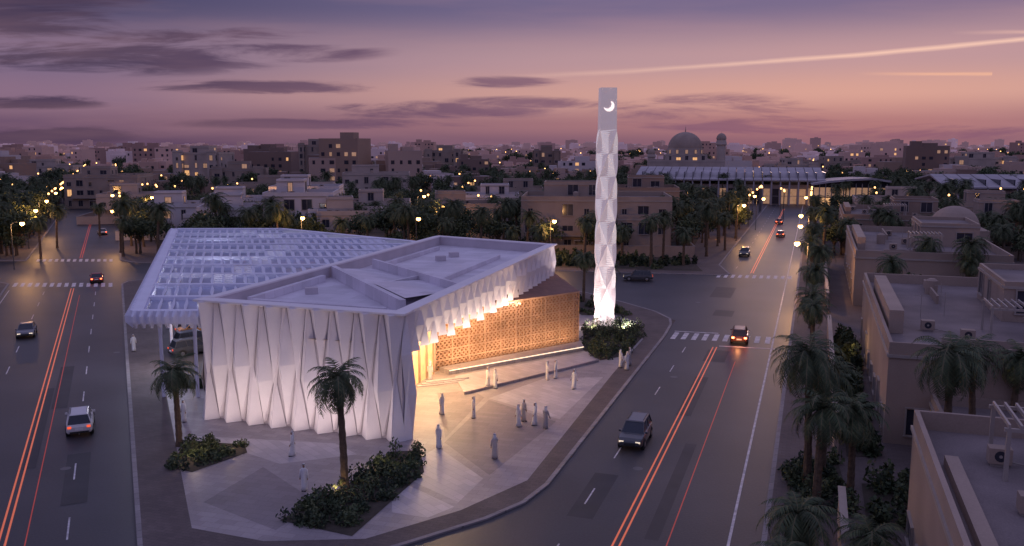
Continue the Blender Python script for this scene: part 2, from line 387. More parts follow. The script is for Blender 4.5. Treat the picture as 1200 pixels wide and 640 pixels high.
for bi in range(nb):
    ya,yb=ys[bi]+.38,ys[bi+1]-.38
    j=0
    while True:
        xa=cl(ya)+.6+j*1.1; xb=cl(yb)+.6+j*1.1
        if xa>cr(ya)-.3 or xb>cr(yb)-.3: break
        fr=(xa-cl(ya))/(cr(ya)-cl(ya))
        op=(.42<fr<.52 and bi>1) or (.78<fr<.9 and 4<bi<9)
        xm,ym=(xa+xb)/2,(ya+yb)/2
        w2=.20; tl=.14
        mb.loft([[(xa-.04,ya,ZC-.06),(xa+.04,ya,ZC-.06),(xa+.04,ya,ZC),(xa-.04,ya,ZC)],
                 [(xm-w2,ym,ZC-.04-tl),(xm+w2,ym,ZC-.04+tl),(xm+w2,ym,ZC+.03+tl),(xm-w2,ym,ZC+.03-tl)],
                 [(xb-.04,yb,ZC-.06),(xb+.04,yb,ZC-.06),(xb+.04,yb,ZC),(xb-.04,yb,ZC)]],0)
        if xa+1.1<cr(ya) and xb+1.1<cr(yb) and not op:
            mb.face([(xa+.08,ya,ZC-.2),(xa+1.02,ya,ZC-.2),(xb+1.02,yb,ZC-.2),(xb+.08,yb,ZC-.2)],1)
        if op:
            for q in range(5):
                t=(q+.5)/5; x=lin(xa,xb,t); y=lin(ya,yb,t)
                if x+1.2<cr(y): mb.box(x+.55,y,ZC-.1,1.0,.5,.1,0)
        j+=1
for y in(75,91,107,123,136):
    for x in(cl(y)+1.5,(cl(y)*.45+cr(y)*.55)):
        mb.tube([(x,y,.12),(x,y,5.5),(x,y,ZC-.3)],[.16,.16,.3],8,0)
mb.obj('canopy_frame',[M['canopy'],M['panel']],parent=can)

# ------------------------------------------------------------------ vegetation meshes
M['stalk']=mat('palm_stalk',(.14,.12,.06),.8,.2,2)
def frond(mb,az,el,L,rr,m):
    pts=[];p=Vector((0,0,0)); e=el; k=7
    d=Vector((math.cos(az),math.sin(az),0))
    pts.append(p.copy())
    for i in range(k):
        e-=rr.uniform(.16,.28)*(1+.13*i)
        p=p+(d*math.cos(e)+Vector((0,0,math.sin(e))))*L/k; pts.append(p.copy())
    side=Vector((-d.y,d.x,0))
    for i in range(k):
        a,b=pts[i],pts[i+1]; t=(b-a); up=side.cross(t.normalized())
        w=.02; mb.face([a-side*w,a+side*w,b+side*w,b-side*w],3)
        for s in(-1,1):
            for q in range(3):
                f=(q+rr.random()*.6)/3; c=a+t*f; fr=(i+f)/k
                ln=L*.25*math.sin(math.pi*min(1,.18+fr*.86))*rr.uniform(.8,1.15)
                tip=c+side*s*ln*.8+t.normalized()*ln*.6+up*(.1*ln)+Vector((0,0,-.28*ln))
                w2=t.normalized()*.055
                mb.face([c-w2,c+w2,tip],m if rr.random()<.7 else 1)
def palm(name,h,cr_,nf,seed,lean=.3,trunk=.2):
    rr=random.Random(seed); mb=MB()
    a=rr.uniform(0,6.28); pts=[];rad=[]
    n=18
    for i in range(n+1):
        t=i/n; pts.append((math.cos(a)*lean*t*t,math.sin(a)*lean*t*t,h*t)); rad.append(trunk*(1.25-.35*t)*(1.0+.14*(i%2))*(1.35 if i==0 else 1))
    rad[-1]*=1.3; rad[-2]*=1.35
    mb.tube(pts,rad,8,2)
    top=Vector(pts[-1]); n0=len(mb.v)
    for i in range(nf):
        el=lin(1.45,-.45,(i/nf)**.8)+rr.uniform(-.15,.15)
        frond(mb,i*2.399+rr.uniform(-.3,.3),el,cr_*rr.uniform(.75,1.12),rr,0)
    for i in range(n0,len(mb.v)): mb.v[i]=tuple(Vector(mb.v[i])+top)
    for i in range(16):
        az=rr.uniform(0,6.28); d=Vector((math.cos(az),math.sin(az),0)); s=Vector((-d.y,d.x,0))*.06
        b=top+d*.15-Vector((0,0,.2)); e=top+d*.55-Vector((0,0,rr.uniform(.9,1.5))); mb.face([b-s,b+s,e],3)
    return mb.mesh(name,[M['leaf'],M['leaf2'],M['bark'],M['stalk']])
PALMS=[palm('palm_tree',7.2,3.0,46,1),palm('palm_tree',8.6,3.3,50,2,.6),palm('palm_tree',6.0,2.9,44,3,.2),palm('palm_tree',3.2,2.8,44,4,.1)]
def leafq(mb,c,s,rr,m):
    a=Vector((rr.gauss(0,1),rr.gauss(0,1),rr.gauss(0,1))).normalized(); b=a.cross(Vector((rr.gauss(0,1),rr.gauss(0,1),rr.gauss(0,1)))).normalized()
    mb.face([c-a*s,c+b*s*.55,c+a*s,c-b*s*.55],m)
def tree(name,h,r,clumps,per,ls,seed):
    rr=random.Random(seed); mb=MB()
    th=h*.38
    mb.tube([(0,0,0),(.08,.05,th*.5),(.15,0,th)],[.24,.18,.15],7,3)
    for c in range(clumps):
        az=rr.uniform(0,6.28); q=math.sqrt(rr.random()); zz=rr.uniform(-.5,1)
        cc=Vector((math.cos(az)*r*q*.8*(1-.25*abs(zz)),math.sin(az)*r*q*.8*(1-.25*abs(zz)),h*.66+zz*h*.27*(1-.4*q)))
        if c%3==0: mb.tube([(.12,0,th*.9),tuple(Vector((.1,0,th))*.5+cc*.5),tuple(cc)],[.1,.06,.02],5,3)
        cr0=r*rr.uniform(.25,.42); mi=rr.choice([0,0,1,2])
        for k in range(per):
            v=Vector((rr.gauss(0,1),rr.gauss(0,1),rr.gauss(0,.75))); v=v.normalized()*cr0*(rr.random()**.4)
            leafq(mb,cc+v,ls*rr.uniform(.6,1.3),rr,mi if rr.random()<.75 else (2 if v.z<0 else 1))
    return mb.mesh(name,[M['leaf'],M['leaf2'],M['leaf3'],M['bark']])
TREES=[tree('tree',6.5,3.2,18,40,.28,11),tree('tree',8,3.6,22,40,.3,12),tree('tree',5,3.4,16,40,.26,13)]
def shrubs(name,P,n,hmax,seed,ls=.1):
    rr=random.Random(seed); mb=MB()
    xs=[p[0] for p in P];ys_=[p[1] for p in P]
    def inside(x,y):
        c=False;k=len(P)
        for i in range(k):
            x1,y1=P[i];x2,y2=P[(i+1)%k]
            if (y1>y)!=(y2>y) and x<(x2-x1)*(y-y1)/(y2-y1)+x1: c=not c
        return c
    k=0
    while k<n:
        x=rr.uniform(min(xs),max(xs));y=rr.uniform(min(ys_),max(ys_))
        if not inside(x,y): continue
        k+=1; hh=rr.uniform(.25,1)*hmax; r=rr.uniform(.3,.75); mi=rr.choice([0,0,1,2])
        mb.tube([(x,y,.1),(x,y,.1+hh*.6)],[.03,.02],4,3)
        for q in range(70):
            v=Vector((rr.gauss(0,1),rr.gauss(0,1),abs(rr.gauss(0,1)))).normalized()*(rr.random()**.35)
            c=Vector((x+v.x*r,y+v.y*r,.14+v.z*hh))
            leafq(mb,c,ls*rr.uniform(.7,1.6),rr,mi if rr.random()<.7 else rr.choice([0,1,2]))
    mb.face([(p[0],p[1],.15) for p in P],4)
    return mb.obj(name,[M['leaf'],M['leaf2'],M['leaf3'],M['bark'],M['soil']])
shrubs('shrub_bed',[(-13.6,49.3),(-9,47.2),(-5.9,57),(-6.6,61.3),(-8.6,61),(-10.6,55)],105,1.35,21)
shrubs('shrub_bed',[(-23.6,58),(-21.5,57),(-18.9,60.8),(-19.6,62.5),(-24,63.4)],38,.9,22)
shrubs('shrub_bed',[(7.6,92.5),(9,88),(11.8,90),(15.6,101),(15.4,106),(12,108.5),(8.6,104),(7.9,97)],130,1.6,23)
shrubs('shrub_bed',[(16.6,50),(20.3,50),(22.6,59),(18.8,59)],60,1.3,24,.13)
shrubs('shrub_bed',[(rline(3.2,60),60),(rline(5.2,60),60),(rline(5.2,98),98),(rline(3.2,98),98)],110,2.0,31,.2)
shrubs('shrub_bed',[(rline(4,48),48),(rline(24,48),48),(rline(22,55),55),(rline(4,55),55)],120,2.2,32,.17)
shrubs('hedge',[(-31.2,78),(-25.6,77.6),(-25.3,78.6),(-31.4,79)],30,1.1,25)
shrubs('shrub_bed',[(-60,168),(-20,164),(10,158),(33,153),(34,165),(8,172),(-58,180)],330,2.2,26,.28)
shrubs('shrub_bed',[(9,112),(15,112),(13,121),(6,131),(3,131)],60,1.2,27,.14)

def pz(x,y,v,s=1.0,z=.12): place(PALMS[v],'palm_tree',(x,y,z),R.uniform(0,6.28),s)
pz(-10.7,54.2,0,1.0); pz(-24.3,62.3,2,.92)
pz(18.9,54.3,1,1.02); pz(20.6,56.4,0,.95); pz(18.6,51.6,2,1.02); pz(21,52.5,2,.95)
pz(14.6,42.8,3,1.0); pz(17.5,41,3,.9); pz(12.8,39.5,3,.8)
for y,v in((84,0),(92,2),(104,0),(116,1),(133,0),(150,1),(166,0),(184,1),(205,0),(224,1),(246,0)):
    pz(rline(.6,y)+R.uniform(-.4,.4),y,v,R.uniform(.85,1.02))
for x,y,v in((27.5,54,1),(31,57.5,1),(35,60,0),(47,108,0),(58,112,1),(57,121,1),(80,143,1),(74,112,0),(66,104,1),(90,150,1),(96,135,1),(62,163,0),(70,170,1),(82,175,0),(102,176,1),(120,200,0),(60,78,1),(64,86,0),(50,68,1)): pz(x,y,v,R.uniform(.9,1.05))
for x,y,v in((-28,171,0),(-21,173,1),(-12,166,0),(-6,170,1),(0,166,2),(5,160,2),(13,158,0),(16,162,1),(20,160,2),(25,158,0),(28,163,1),(31,159,2),(38,172,1),(44,182,0),(46,196,1),(52,205,0),(-34,176,2),(-45,174,0),(34,190,1),(40,205,0),(56,228,1),(-52,176,1)): pz(x,y,v,R.uniform(.95,1.15))
for x,y,v in((-79,128,1),(-90,168,0),(-102,176,1),(-96,186,1),(-112,176,2),(-122,180,0),(-108,195,1),(-84,133,2),(-82,120,0),(-86,112,1),(-130,190,1),(-98,210,0),(-82,190,1),(-79,178,1),(-76,172,0),(-118,205,1)): pz(x,y,v,R.uniform(.95,1.15))
pz(12.5,116,2,.9); pz(10,122,0,.85)

# ------------------------------------------------------------------ buildings
FOOT=[]
def window(mb,cx,cy,z,w,h,nx,ny,lit):
    ux,uy=-ny,nx
    def q(a,d): return (cx+ux*a+nx*d,cy+uy*a+ny*d)
    P=[q(-w/2,-.02),q(-w/2,.03),q(w/2,.03),q(w/2,-.02)]
    mb.prism(P,z,z+h,5 if lit==1 else (6 if lit==2 else 4))
    for a in(-w/2-.06,w/2+.06):
        mb.prism([q(a-.06,-.02),q(a-.06,.12),q(a+.06,.12),q(a+.06,-.02)],z-.06,z+h+.06,3)
    mb.prism([q(-w/2-.16,-.02),q(-w/2-.16,.16),q(w/2+.16,.16),q(w/2+.16,-.02)],z-.16,z-.065,3)
    mb.prism([q(-w/2-.14,-.02),q(-w/2-.14,.15),q(w/2+.14,.15),q(w/2+.14,-.02)],z+h+.065,z+h+.15,3)
    mb.prism([q(-.03,.031),q(-.03,.06),q(.03,.06),q(.03,.031)],z,z+h,3)
def vol(mb,cx,cy,w,d,z0,h,rr,m=0,lit=.2,fl=3.4,par=.9,win=True,bay=3.4):
    mb.box(cx,cy,z0,w,d,h,m,mt=2)
    t=.25
    for a,b,sx,sy in((0,-d/2+t/2,w,t),(0,d/2-t/2,w,t),(-w/2+t/2,0,t,d-2*t),(w/2-t/2,0,t,d-2*t)):
        mb.box(cx+a,cy+b,z0+h,sx,sy,par,m)
    mb.box(cx,cy-d/2-.04,z0+h-.12,w+.16,.16,.22,1)
    mb.box(cx-w/2-.04,cy+.1,z0+h-.12,.16,d-.1,.22,1); mb.box(cx+w/2+.04,cy+.1,z0+h-.12,.16,d-.1,.22,1)
    if not win: return
    nf=max(1,int(h/fl))
    for side in range(4):
        L=w if side in(0,2) else d; nb_=max(1,int(L/bay))
        for f in range(nf):
            for b in range(nb_):
                if rr.random()<.2: continue
                a=(b+.5)/nb_*L-L/2; ww=rr.choice([.9,1.4,2.1]); hh=rr.choice([1.3,1.9,2.2])
                z=z0+f*fl+.8
                r_=rr.random(); l_=1 if r_<lit*.4 else (2 if r_<lit else 0)
                nx,ny=((0,-1),(1,0),(0,1),(-1,0))[side]
                px=cx+(a if side in(0,2) else nx*w/2); py=cy+(ny*d/2 if side in(0,2) else a)
                window(mb,px,py,z,ww,hh,nx,ny,l_)
def clutter(mb,cx,cy,w,d,z,rr,n=4):
    for _ in range(n):
        x=cx+rr.uniform(-.38,.38)*w;y=cy+rr.uniform(-.38,.38)*d; t=rr.random()
        if t<.65:
            mb.box(x,y,z+.15,1.0,.7,.75,7); mb.box(x,y,z,.8,.5,.15,3)
            mb.tube([(x,y-.34,z+.53),(x,y-.365,z+.53)],[.27,.27],14,4); mb.tube([(x,y-.366,z+.53),(x,y-.375,z+.53)],[.08,.08],8,3)
            mb.tube([(x+.5,y,z+.2),(x+1.3,y+.1,z+.06),(x+1.8,y+.1,z)],[.04,.04,.04],5,3)
        elif t<.74: mb.tube([(x,y,z),(x,y,z+1.4),(x,y,z+1.6)],[.6,.6,.3],12,7)
        else:
            mb.tube([(x,y,z),(x,y,z+2.2)],[.03,.03],5,3); mb.tube([(x-.6,y,z+2),(x+.6,y,z+2)],[.02,.02],4,3)
def bmats(w): return [w,M['frame'],M['flat'],M['frame'],M['win'],M['winlit'],M['winlit2'],WALLS[1]]
def villa(name,x,y,rot,w,d,floors,wm,seed,lit=.25,wall=True):
    rr=random.Random(seed); mb=MB(); h=floors*3.5
    vol(mb,0,0,w,d,0,h,rr,0,lit)
    bw=w*rr.uniform(.25,.4); bx=rr.choice([-1,1])*(w/2-bw/2-.4)
    vol(mb,bx,-d/2-1.25,bw,2.5-.02,0,max(3.5,h-3.5+rr.choice([0,1.2])),rr,0,lit)
    vol(mb,-bx*.5,d*.1,w*.4,d*.4,h+.01,3.0,rr,0,lit*.6,par=.5)
    bz=3.5 if floors>1 else 3
    mb.box(-bx*.7,-d/2-.75,bz,w*.35,1.48,.18,1); mb.box(-bx*.7,-d/2-1.42,bz+.18,w*.35,.08,.95,0)
    mb.box(-bx*.3,-d/2-.03,0,1.5,.1,2.4,3); mb.box(-bx*.3,-d/2-.8,2.6,3,1.6,.15,1)
    for s in(-1.4,1.4): mb.box(-bx*.3+s,-d/2-1.45,0,.2,.2,2.6,0)
    clutter(mb,0,0,w,d,h,rr,7)
    if wall:
        W,Dd=w/2+4,d/2+5
        for a,b,sx,sy in((0,-Dd,2*W,.25),(0,Dd,2*W,.25),(-W,0,.25,2*Dd-.3),(W,0,.25,2*Dd-.3)): mb.box(a,b,0,sx,sy,2.1,0); mb.box(a,b,2.1,sx+.08,sy+.08,.1,1)
    FOOT.append((x,y,max(w,d)/2+2))
    return mb.obj(name,bmats(WALLS[wm]),loc=(x,y,.12),rot=rot)
k=0
for x,y,w,d,f,wm,r in((-80,214,16,13,2,2,.15),(-63,205,17,14,2,2,.2),(-47,199,15,14,3,2,.1),(-35,192,14,13,2,0,.2),(-72,236,18,14,2,2,.15),(-52,226,17,14,3,2,.1),(-33,222,15,13,2,0,.1),
    (-108,255,18,14,2,0,.2),(-60,262,20,14,2,0,.1),(-12,215,18,14,2,1,.1),(-8,252,20,15,2,2,.0)):
    k+=1; villa('villa',x,y,r,w,d,f,wm,100+k,.2)
villa('large_villa',17.5,186,-.08,30,18,3,1,150,.05)
villa('villa',30,222,-.1,22,16,3,3,151,.1); villa('villa',-2,290,0,24,16,2,1,152,.1); villa('villa',42,262,-.2,20,16,2,3,153,.1)
for i,(x,y,w,d,f,wm) in enumerate(((-160,260,30,18,2,0),(-185,215,26,18,2,1),(-140,310,24,18,3,1),(-90,320,22,16,2,1),(-50,330,24,16,3,0))):
    villa('apartment_house',x,y,.1,w,d,f,wm,170+i,.2,False)
ang=-math.atan(.34)
def rvilla(name,ya,yb,depth,h,seed,wm,off=6.0):
    rr=random.Random(seed); mb=MB()
    L=(yb-ya)*math.sqrt(1+.34**2)
    vol(mb,depth/2,L/2,depth,L,0,h,rr,0,.04,par=1.0,bay=4.2)
    vol(mb,depth*.72,L*.62,depth*.42,L*.34,h+.01,3.0,rr,0,.0,par=.5)
    mb.box(1.1,L*.5,h+.02,.6 if ya<60 else 1.1,L*.55,.5 if ya<60 else 1.9,0)
    px,py=(3.2,L*.80) if ya<60 else (depth*.40,L*.28)
    for a in range(9): mb.box(px+a*.5,py,h+2.5,.1,4,.18,1)
    for a in(0,4):
        for b in(-1.9,1.9): mb.box(px+a,py+b,h,.18,.18,2.5,1)
    for b in(-1.9,1.9): mb.box(px+2,py+b,h+2.33,4.4,.16,.165,1)
    mb.box(depth*.3,L*.8,h,.2,L*.3,.8,0); mb.box(depth*.45,L*.12,h,depth*.5,.2,.7,0)
    clutter(mb,depth/2,L/2,depth,L,h,rr,16)
    vol(mb,depth*.55,-3.3,depth*.8,6.5,0,h*.5,rr,0,.03,par=.7)
    mb.box(-3.4,L/2-2,0,.3,L+6,2.3,0); mb.box(-3.4,L/2-2,2.3,.42,L+6.1,.12,1)
    mb.obj(name,bmats(WALLS[wm]),loc=(rline(off,ya),ya,.12),rot=ang)
    FOOT.append((rline(off,ya)+depth/2+5,(ya+yb)/2,(yb-ya)/2+6))
rvilla('villa_with_roof_terrace',22,46.5,22,6.6,201,1)
rvilla('villa_with_roof_terrace',63,98,20,6.6,202,1)
rvilla('villa_with_roof_terrace',119,156,19,6.6,203,1)
rvilla('villa_with_roof_terrace',176,205,20,7,204,3)
villa('villa',96,182,-.3,18,14,2,1,210,.06); villa('villa',112,150,-.3,18,15,2,3,211,.05); villa('villa',75,62,-.33,18,16,2,3,212,.05); villa('villa',98,98,-.33,20,16,2,1,213,.05)
villa('villa',118,215,-.3,20,15,2,1,214,.1); villa('villa',140,190,-.3,20,15,2,3,215,.1); villa('villa',100,235,-.3,18,14,2,0,216,.1)
mb=MB(); rings=[]
mb.box(0,0,0,10,9,7,0)
for k in range(9):
    t=k/8*math.pi/2; rings.append([(4.2*math.cos(t)*math.cos(a),4.2*math.cos(t)*math.sin(a),7+4*math.sin(t)) for a in [2*math.pi*j/20 for j in range(20)]])
mb.loft(rings,0)
for a in(-3,0,3): window(mb,a,-4.5,2,1.3,2.6,0,-1,0)
mb.obj('domed_villa',bmats(WALLS[1]),loc=(79,158,0),rot=-.3)
def market(x0,y0,x1,y1,dep,h):
    mb=MB(); L=math.hypot(x1-x0,y1-y0); n=22
    mb.box(L/2,dep/2,0,L,dep,h*.6,3)
    for i in range(n):
        a=i*L/n; w=L/n
        mb.loft([[(a,-3,h-3.4),(a+w*.92,-3,h-3.4),(a+w*.92,-3,h-2.9),(a,-3,h-2.9)],[(a,dep*.45,h+.3),(a+w*.92,dep*.45,h+.3),(a+w*.92,dep*.45,h+.9),(a,dep*.45,h+.9)],[(a,dep,h-2),(a+w*.92,dep,h-2),(a+w*.92,dep,h-1.5),(a,dep,h-1.5)]],0)
        mb.box(a+w*.96,dep*.4,h-2.6,w*.07,dep*.8,2.2,4)
        mb.box(a,-2.4,0,.5,.5,h-3.4,0)
        mb.box(a+w/2,-.06,.3,w*.7,.1,h*.45,2 if (i*7)%5<2 or i>n*.75 else 4)
        mb.box(a+w/2,-.12,h*.25,w*.72,.06,.15,0)
    mb.obj('market_hall',[M['mroof'],M['winlit'],M['winlit2'],WALLS[0],M['win']],loc=(x0,y0,0),rot=math.atan2(y1-y0,x1-x0))
market(46,335,112,318,50,12)
market(150,310,250,290,40,10)
mb=MB()   # gabled glass front of the market
gp=[(-13,8.2),(-7,9.2),(0,9.9),(7,10.3),(13,9.4)]
for (a,b) in zip(gp[:-1],gp[1:]):
    mb.face([(a[0],-2,a[1]),(b[0],-2,b[1]),(b[0],38,b[1]-1),(a[0],38,a[1]-1)],0)
    mb.face([(a[0],-2,a[1]-.7),(b[0],-2,b[1]-.7),(b[0],-2,b[1]),(a[0],-2,a[1])],0)
    mb.face([(a[0],0,a[1]-.1),(b[0],0,b[1]-.1),(b[0],0,0),(a[0],0,0)],4)
for i in range(13):
    x=-12+i*2; mb.box(x,-.1,0,.25,.3,8.2,0)
    if i<12: mb.box(x+1,-.05,.4,1.6,.06,2.8,1 if i%3 else 4); mb.box(x+1,-.05,3.6,1.6,.06,3.2,2)
mb.box(0,20,0,25.5,36,6,2)
mb.obj('market_entrance_hall',[M['mroof'],M['winlit'],M['winlit2'],WALLS[0],M['win']],loc=(117,308,0),rot=-.22); FOOT.append((117,325,22))
def dome(mb,x,y,z,r,m,hh=1.05):
    rings=[]
    for k in range(10):
        t=k/9*math.pi/2; rings.append([(x+r*math.cos(t)*math.cos(a)+.001,y+r*math.cos(t)*math.sin(a),z+r*hh*math.sin(t)) for a in [2*math.pi*j/24 for j in range(24)]])
    mb.loft(rings,m); mb.tube([(x,y,z+r*hh),(x,y,z+r*hh+r*.35)],[.12*r*.3,.02],5,m)
mb=MB(); rr=random.Random(5)
vol(mb,0,0,36,26,0,13,rr,0,.05); vol(mb,0,0,20,20,13.02,3,rr,0,.1,par=.4)
mb.tube([(0,0,16),(0,0,19.5)],[8.9,8.9],24,0); dome(mb,0,0,19.5,8.6,7,.95)
for k in range(12):
    a=k/12*6.283; window(mb,8.9*math.cos(a),8.9*math.sin(a),17,1.2,1.8,math.cos(a),math.sin(a),2)
mb.tube([(17,-6,0),(17,-6,21),(17,-6,21.4),(17,-6,24)],[2.2,2.2,2.8,2.2],12,0); dome(mb,17,-6,24,2.5,7,1.2)
mb.tube([(-17,-6,0),(-17,-6,15),(-17,-6,15.4),(-17,-6,17)],[1.8,1.8,2.2,1.8],12,0); dome(mb,-17,-6,17,2.0,7,1.2)
mb.obj('domed_mosque',bmats(WALLS[0]),loc=(87,450,0),rot=-.1); FOOT.append((87,450,30)); FOOT.append((80,405,24))
def block_bld(x,y,w,d,f,wm,seed,lit):
    rr=random.Random(seed); mb=MB(); vol(mb,0,0,w,d,0,f*3.4,rr,0,lit,bay=4); vol(mb,0,0,w*.4,d*.5,f*3.4+.02,3,rr,0,lit)
    for s in(-1,1): vol(mb,s*w*.36,-d/2-1,w*.18,2,0,f*3.4+1.0,rr,0,lit)
    mb.obj('apartment_block',bmats(WALLS[wm]),loc=(x,y,0),rot=rr.uniform(-.2,.2)); FOOT.append((x,y,w/2+6))
block_bld(-143,415,22,18,5,0,301,.5); block_bld(-103,470,15,14,6,1,302,.2); block_bld(-89,478,17,15,5,3,303,.18); block_bld(-122,400,24,16,3,1,304,.2)
block_bld(-235,450,30,18,3,0,305,.25); block_bld(20,520,16,14,5,3,306,.15); block_bld(-60,430,26,16,3,0,307,.2); block_bld(-40,540,24,16,5,1,308,.2)
block_bld(150,480,24,16,3,0,309,.2); block_bld(250,480,34,18,4,0,310,.3); block_bld(200,560,30,18,3,1,311,.2)

# distant city in four bands, haze painted on as wall emission
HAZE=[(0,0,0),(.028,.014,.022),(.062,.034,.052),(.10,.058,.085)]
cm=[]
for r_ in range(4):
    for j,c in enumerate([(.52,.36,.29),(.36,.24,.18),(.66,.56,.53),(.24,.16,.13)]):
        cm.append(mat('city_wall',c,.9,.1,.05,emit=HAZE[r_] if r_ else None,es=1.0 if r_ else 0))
cm+= [M['win'],M['winlit'],M['winlit2'],M['flat']]
mb=MB(); rr=random.Random(99)
def freecell(x,y,r):
    if abs(x-(LK(y)-9))<14+r and y<700: return False
    if abs(x-(RK(y)+7))<13+r and y<700: return False
    if 40<x<260 and 278<y<395: return False
    for a,b,q in FOOT:
        if (x-a)**2+(y-b)**2<(q+r)**2: return False
    return True
for i in range(7000):
    y=330*math.exp(rr.random()**.62*math.log(14)); x=rr.uniform(-.85,.85)*y
    w=rr.uniform(8,20)*(1+y/4000);d=rr.uniform(8,18)
    if not freecell(x,y,w*.6): continue
    if y<520 and rr.random()<.45: continue
    q=rr.random(); h=rr.uniform(4.5,9) if q<.78 else (rr.uniform(9,13.5) if q<.975 else rr.uniform(16,24))
    if y>1500: h*=rr.uniform(.9,1.5)
    elif x<-.08*y and rr.random()<.2: h=rr.uniform(12,20)
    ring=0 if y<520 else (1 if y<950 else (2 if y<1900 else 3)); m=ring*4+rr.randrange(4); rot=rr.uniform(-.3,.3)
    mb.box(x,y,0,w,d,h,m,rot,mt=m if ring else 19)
    mb.box(x+w*.1,y+1,h,w*.35,d*.4,rr.uniform(1,2.6),m,rot)
    if rr.random()<.5: mb.box(x-w*.3,y-1,h,w*.25,d*.5,rr.uniform(.8,3),m,rot)
    if ring<2:
        c,s=math.cos(rot),math.sin(rot)
        for f in range(int(h/3.2)):
            for b in range(int(w/3.2)):
                if rr.random()<.35: continue
                a=(b+.5)/int(w/3.2)*w-w/2
                t=rr.random(); mi=17 if t<.11 else (18 if t<.27 else 16)
                ww=rr.choice([.5,.7,.9]); x0,y0=a-ww,-d/2-.06; x1=a+ww
                P=[(x+x0*c-y0*s,y+x0*s+y0*c),(x+x1*c-y0*s,y+x1*s+y0*c)]
                z=f*3.2+1; mb.face([(*P[0],z),(*P[1],z),(*P[1],z+1.5),(*P[0],z+1.5)],mi)
    else:
        for _ in range(3):
            if rr.random()<.2:
                a=rr.uniform(-.4,.4)*w; z=rr.uniform(2,max(3,h-2)); yy=y-d/2-3
                mb.face([(x+a,yy,z),(x+a+1.8,yy,z),(x+a+1.8,yy,z+1.4),(x+a,yy,z+1.4)],rr.choice([17,18]))
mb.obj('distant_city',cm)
mb=MB()
for i in range(620):
    y=230*math.exp(rr.random()*2.2); x=rr.uniform(-.7,.7)*y; s=.2+y*.00028
    if y<600 and rr.random()<.5: x=rr.choice([LK(y)+1,LK(y)-18.5,RK(y)-1,RK(y)+15.5])
    if 40<x<250 and 290<y<380: continue
    hh=8 if y<900 else 11
    mb.box(x,y,0,.14,.14,hh,1); mb.tube([(x,y,hh),(x,y,hh+s*.6),(x,y,hh+s*1.4),(x,y,hh+s*2)],[s*.5,s,s,s*.4],8,0)
dl=mat('distant_lamp',(1,.6,.3),.5,0,1,emit=(1,.48,.15),es=5); dl.cycles.emission_sampling='NONE'
mb.obj('distant_street_lights',[dl,M['metal']])

tm=bpy.data.objects.new('tree_mass',None); COL.objects.link(tm)
def tfree(x,y):
    if LK(y)-19.5<x<LK(y)+1.6: return False
    if RK(y)-1.5<x<RK(y)+17: return False
    if 128<y<166 and -200<x<40: return False
    if 60<x<112 and 268<y<315: return False
    for a,b,q in FOOT:
        if (x-a)**2+(y-b)**2<(q*.8)**2: return False
    return True
def addt(x0,x1,y0,y1,cnt,s0=.8,s1=1.25,pp=.12):
    for _ in range(cnt):
        y=rr.uniform(y0,y1)
        a=x0(y) if callable(x0) else x0; b=x1(y) if callable(x1) else x1
        x=rr.uniform(a,b)
        if not tfree(x,y): continue
        if rr.random()<pp: place(PALMS[rr.randrange(2)],'palm',(x,y,.1),rr.uniform(0,6.28),rr.uniform(.9,1.2),tm)
        else: place(TREES[rr.randrange(3)],'crown',(x,y,.1),rr.uniform(0,6.28),rr.uniform(s0,s1),tm)
addt(lambda y:-.75*y,lambda y:LK(y)-20,168,330,620,.8,1.35,.16)
addt(lambda y:-.78*y,lambda y:LK(y)-22,95,134,60,.6,1.0,.25)
addt(lambda y:LK(y)+1,lambda y:RK(y)-1,168,330,560,.8,1.25,.28)
addt(lambda y:RK(y)+18,lambda y:.8*y,165,330,420,.7,1.1,.35)
addt(lambda y:-.7*y,lambda y:.75*y,330,600,1100,.9,1.5,.12)
addt(lambda y:-.7*y,lambda y:.75*y,600,1500,900,1.2,2.1,.05)
addt(lambda y:rline(28,y),lambda y:.95*y,60,165,60,.6,.9,.3)
addt(lambda y:rline(9,y),lambda y:rline(30,y),102,115,10,.5,.8,.2)

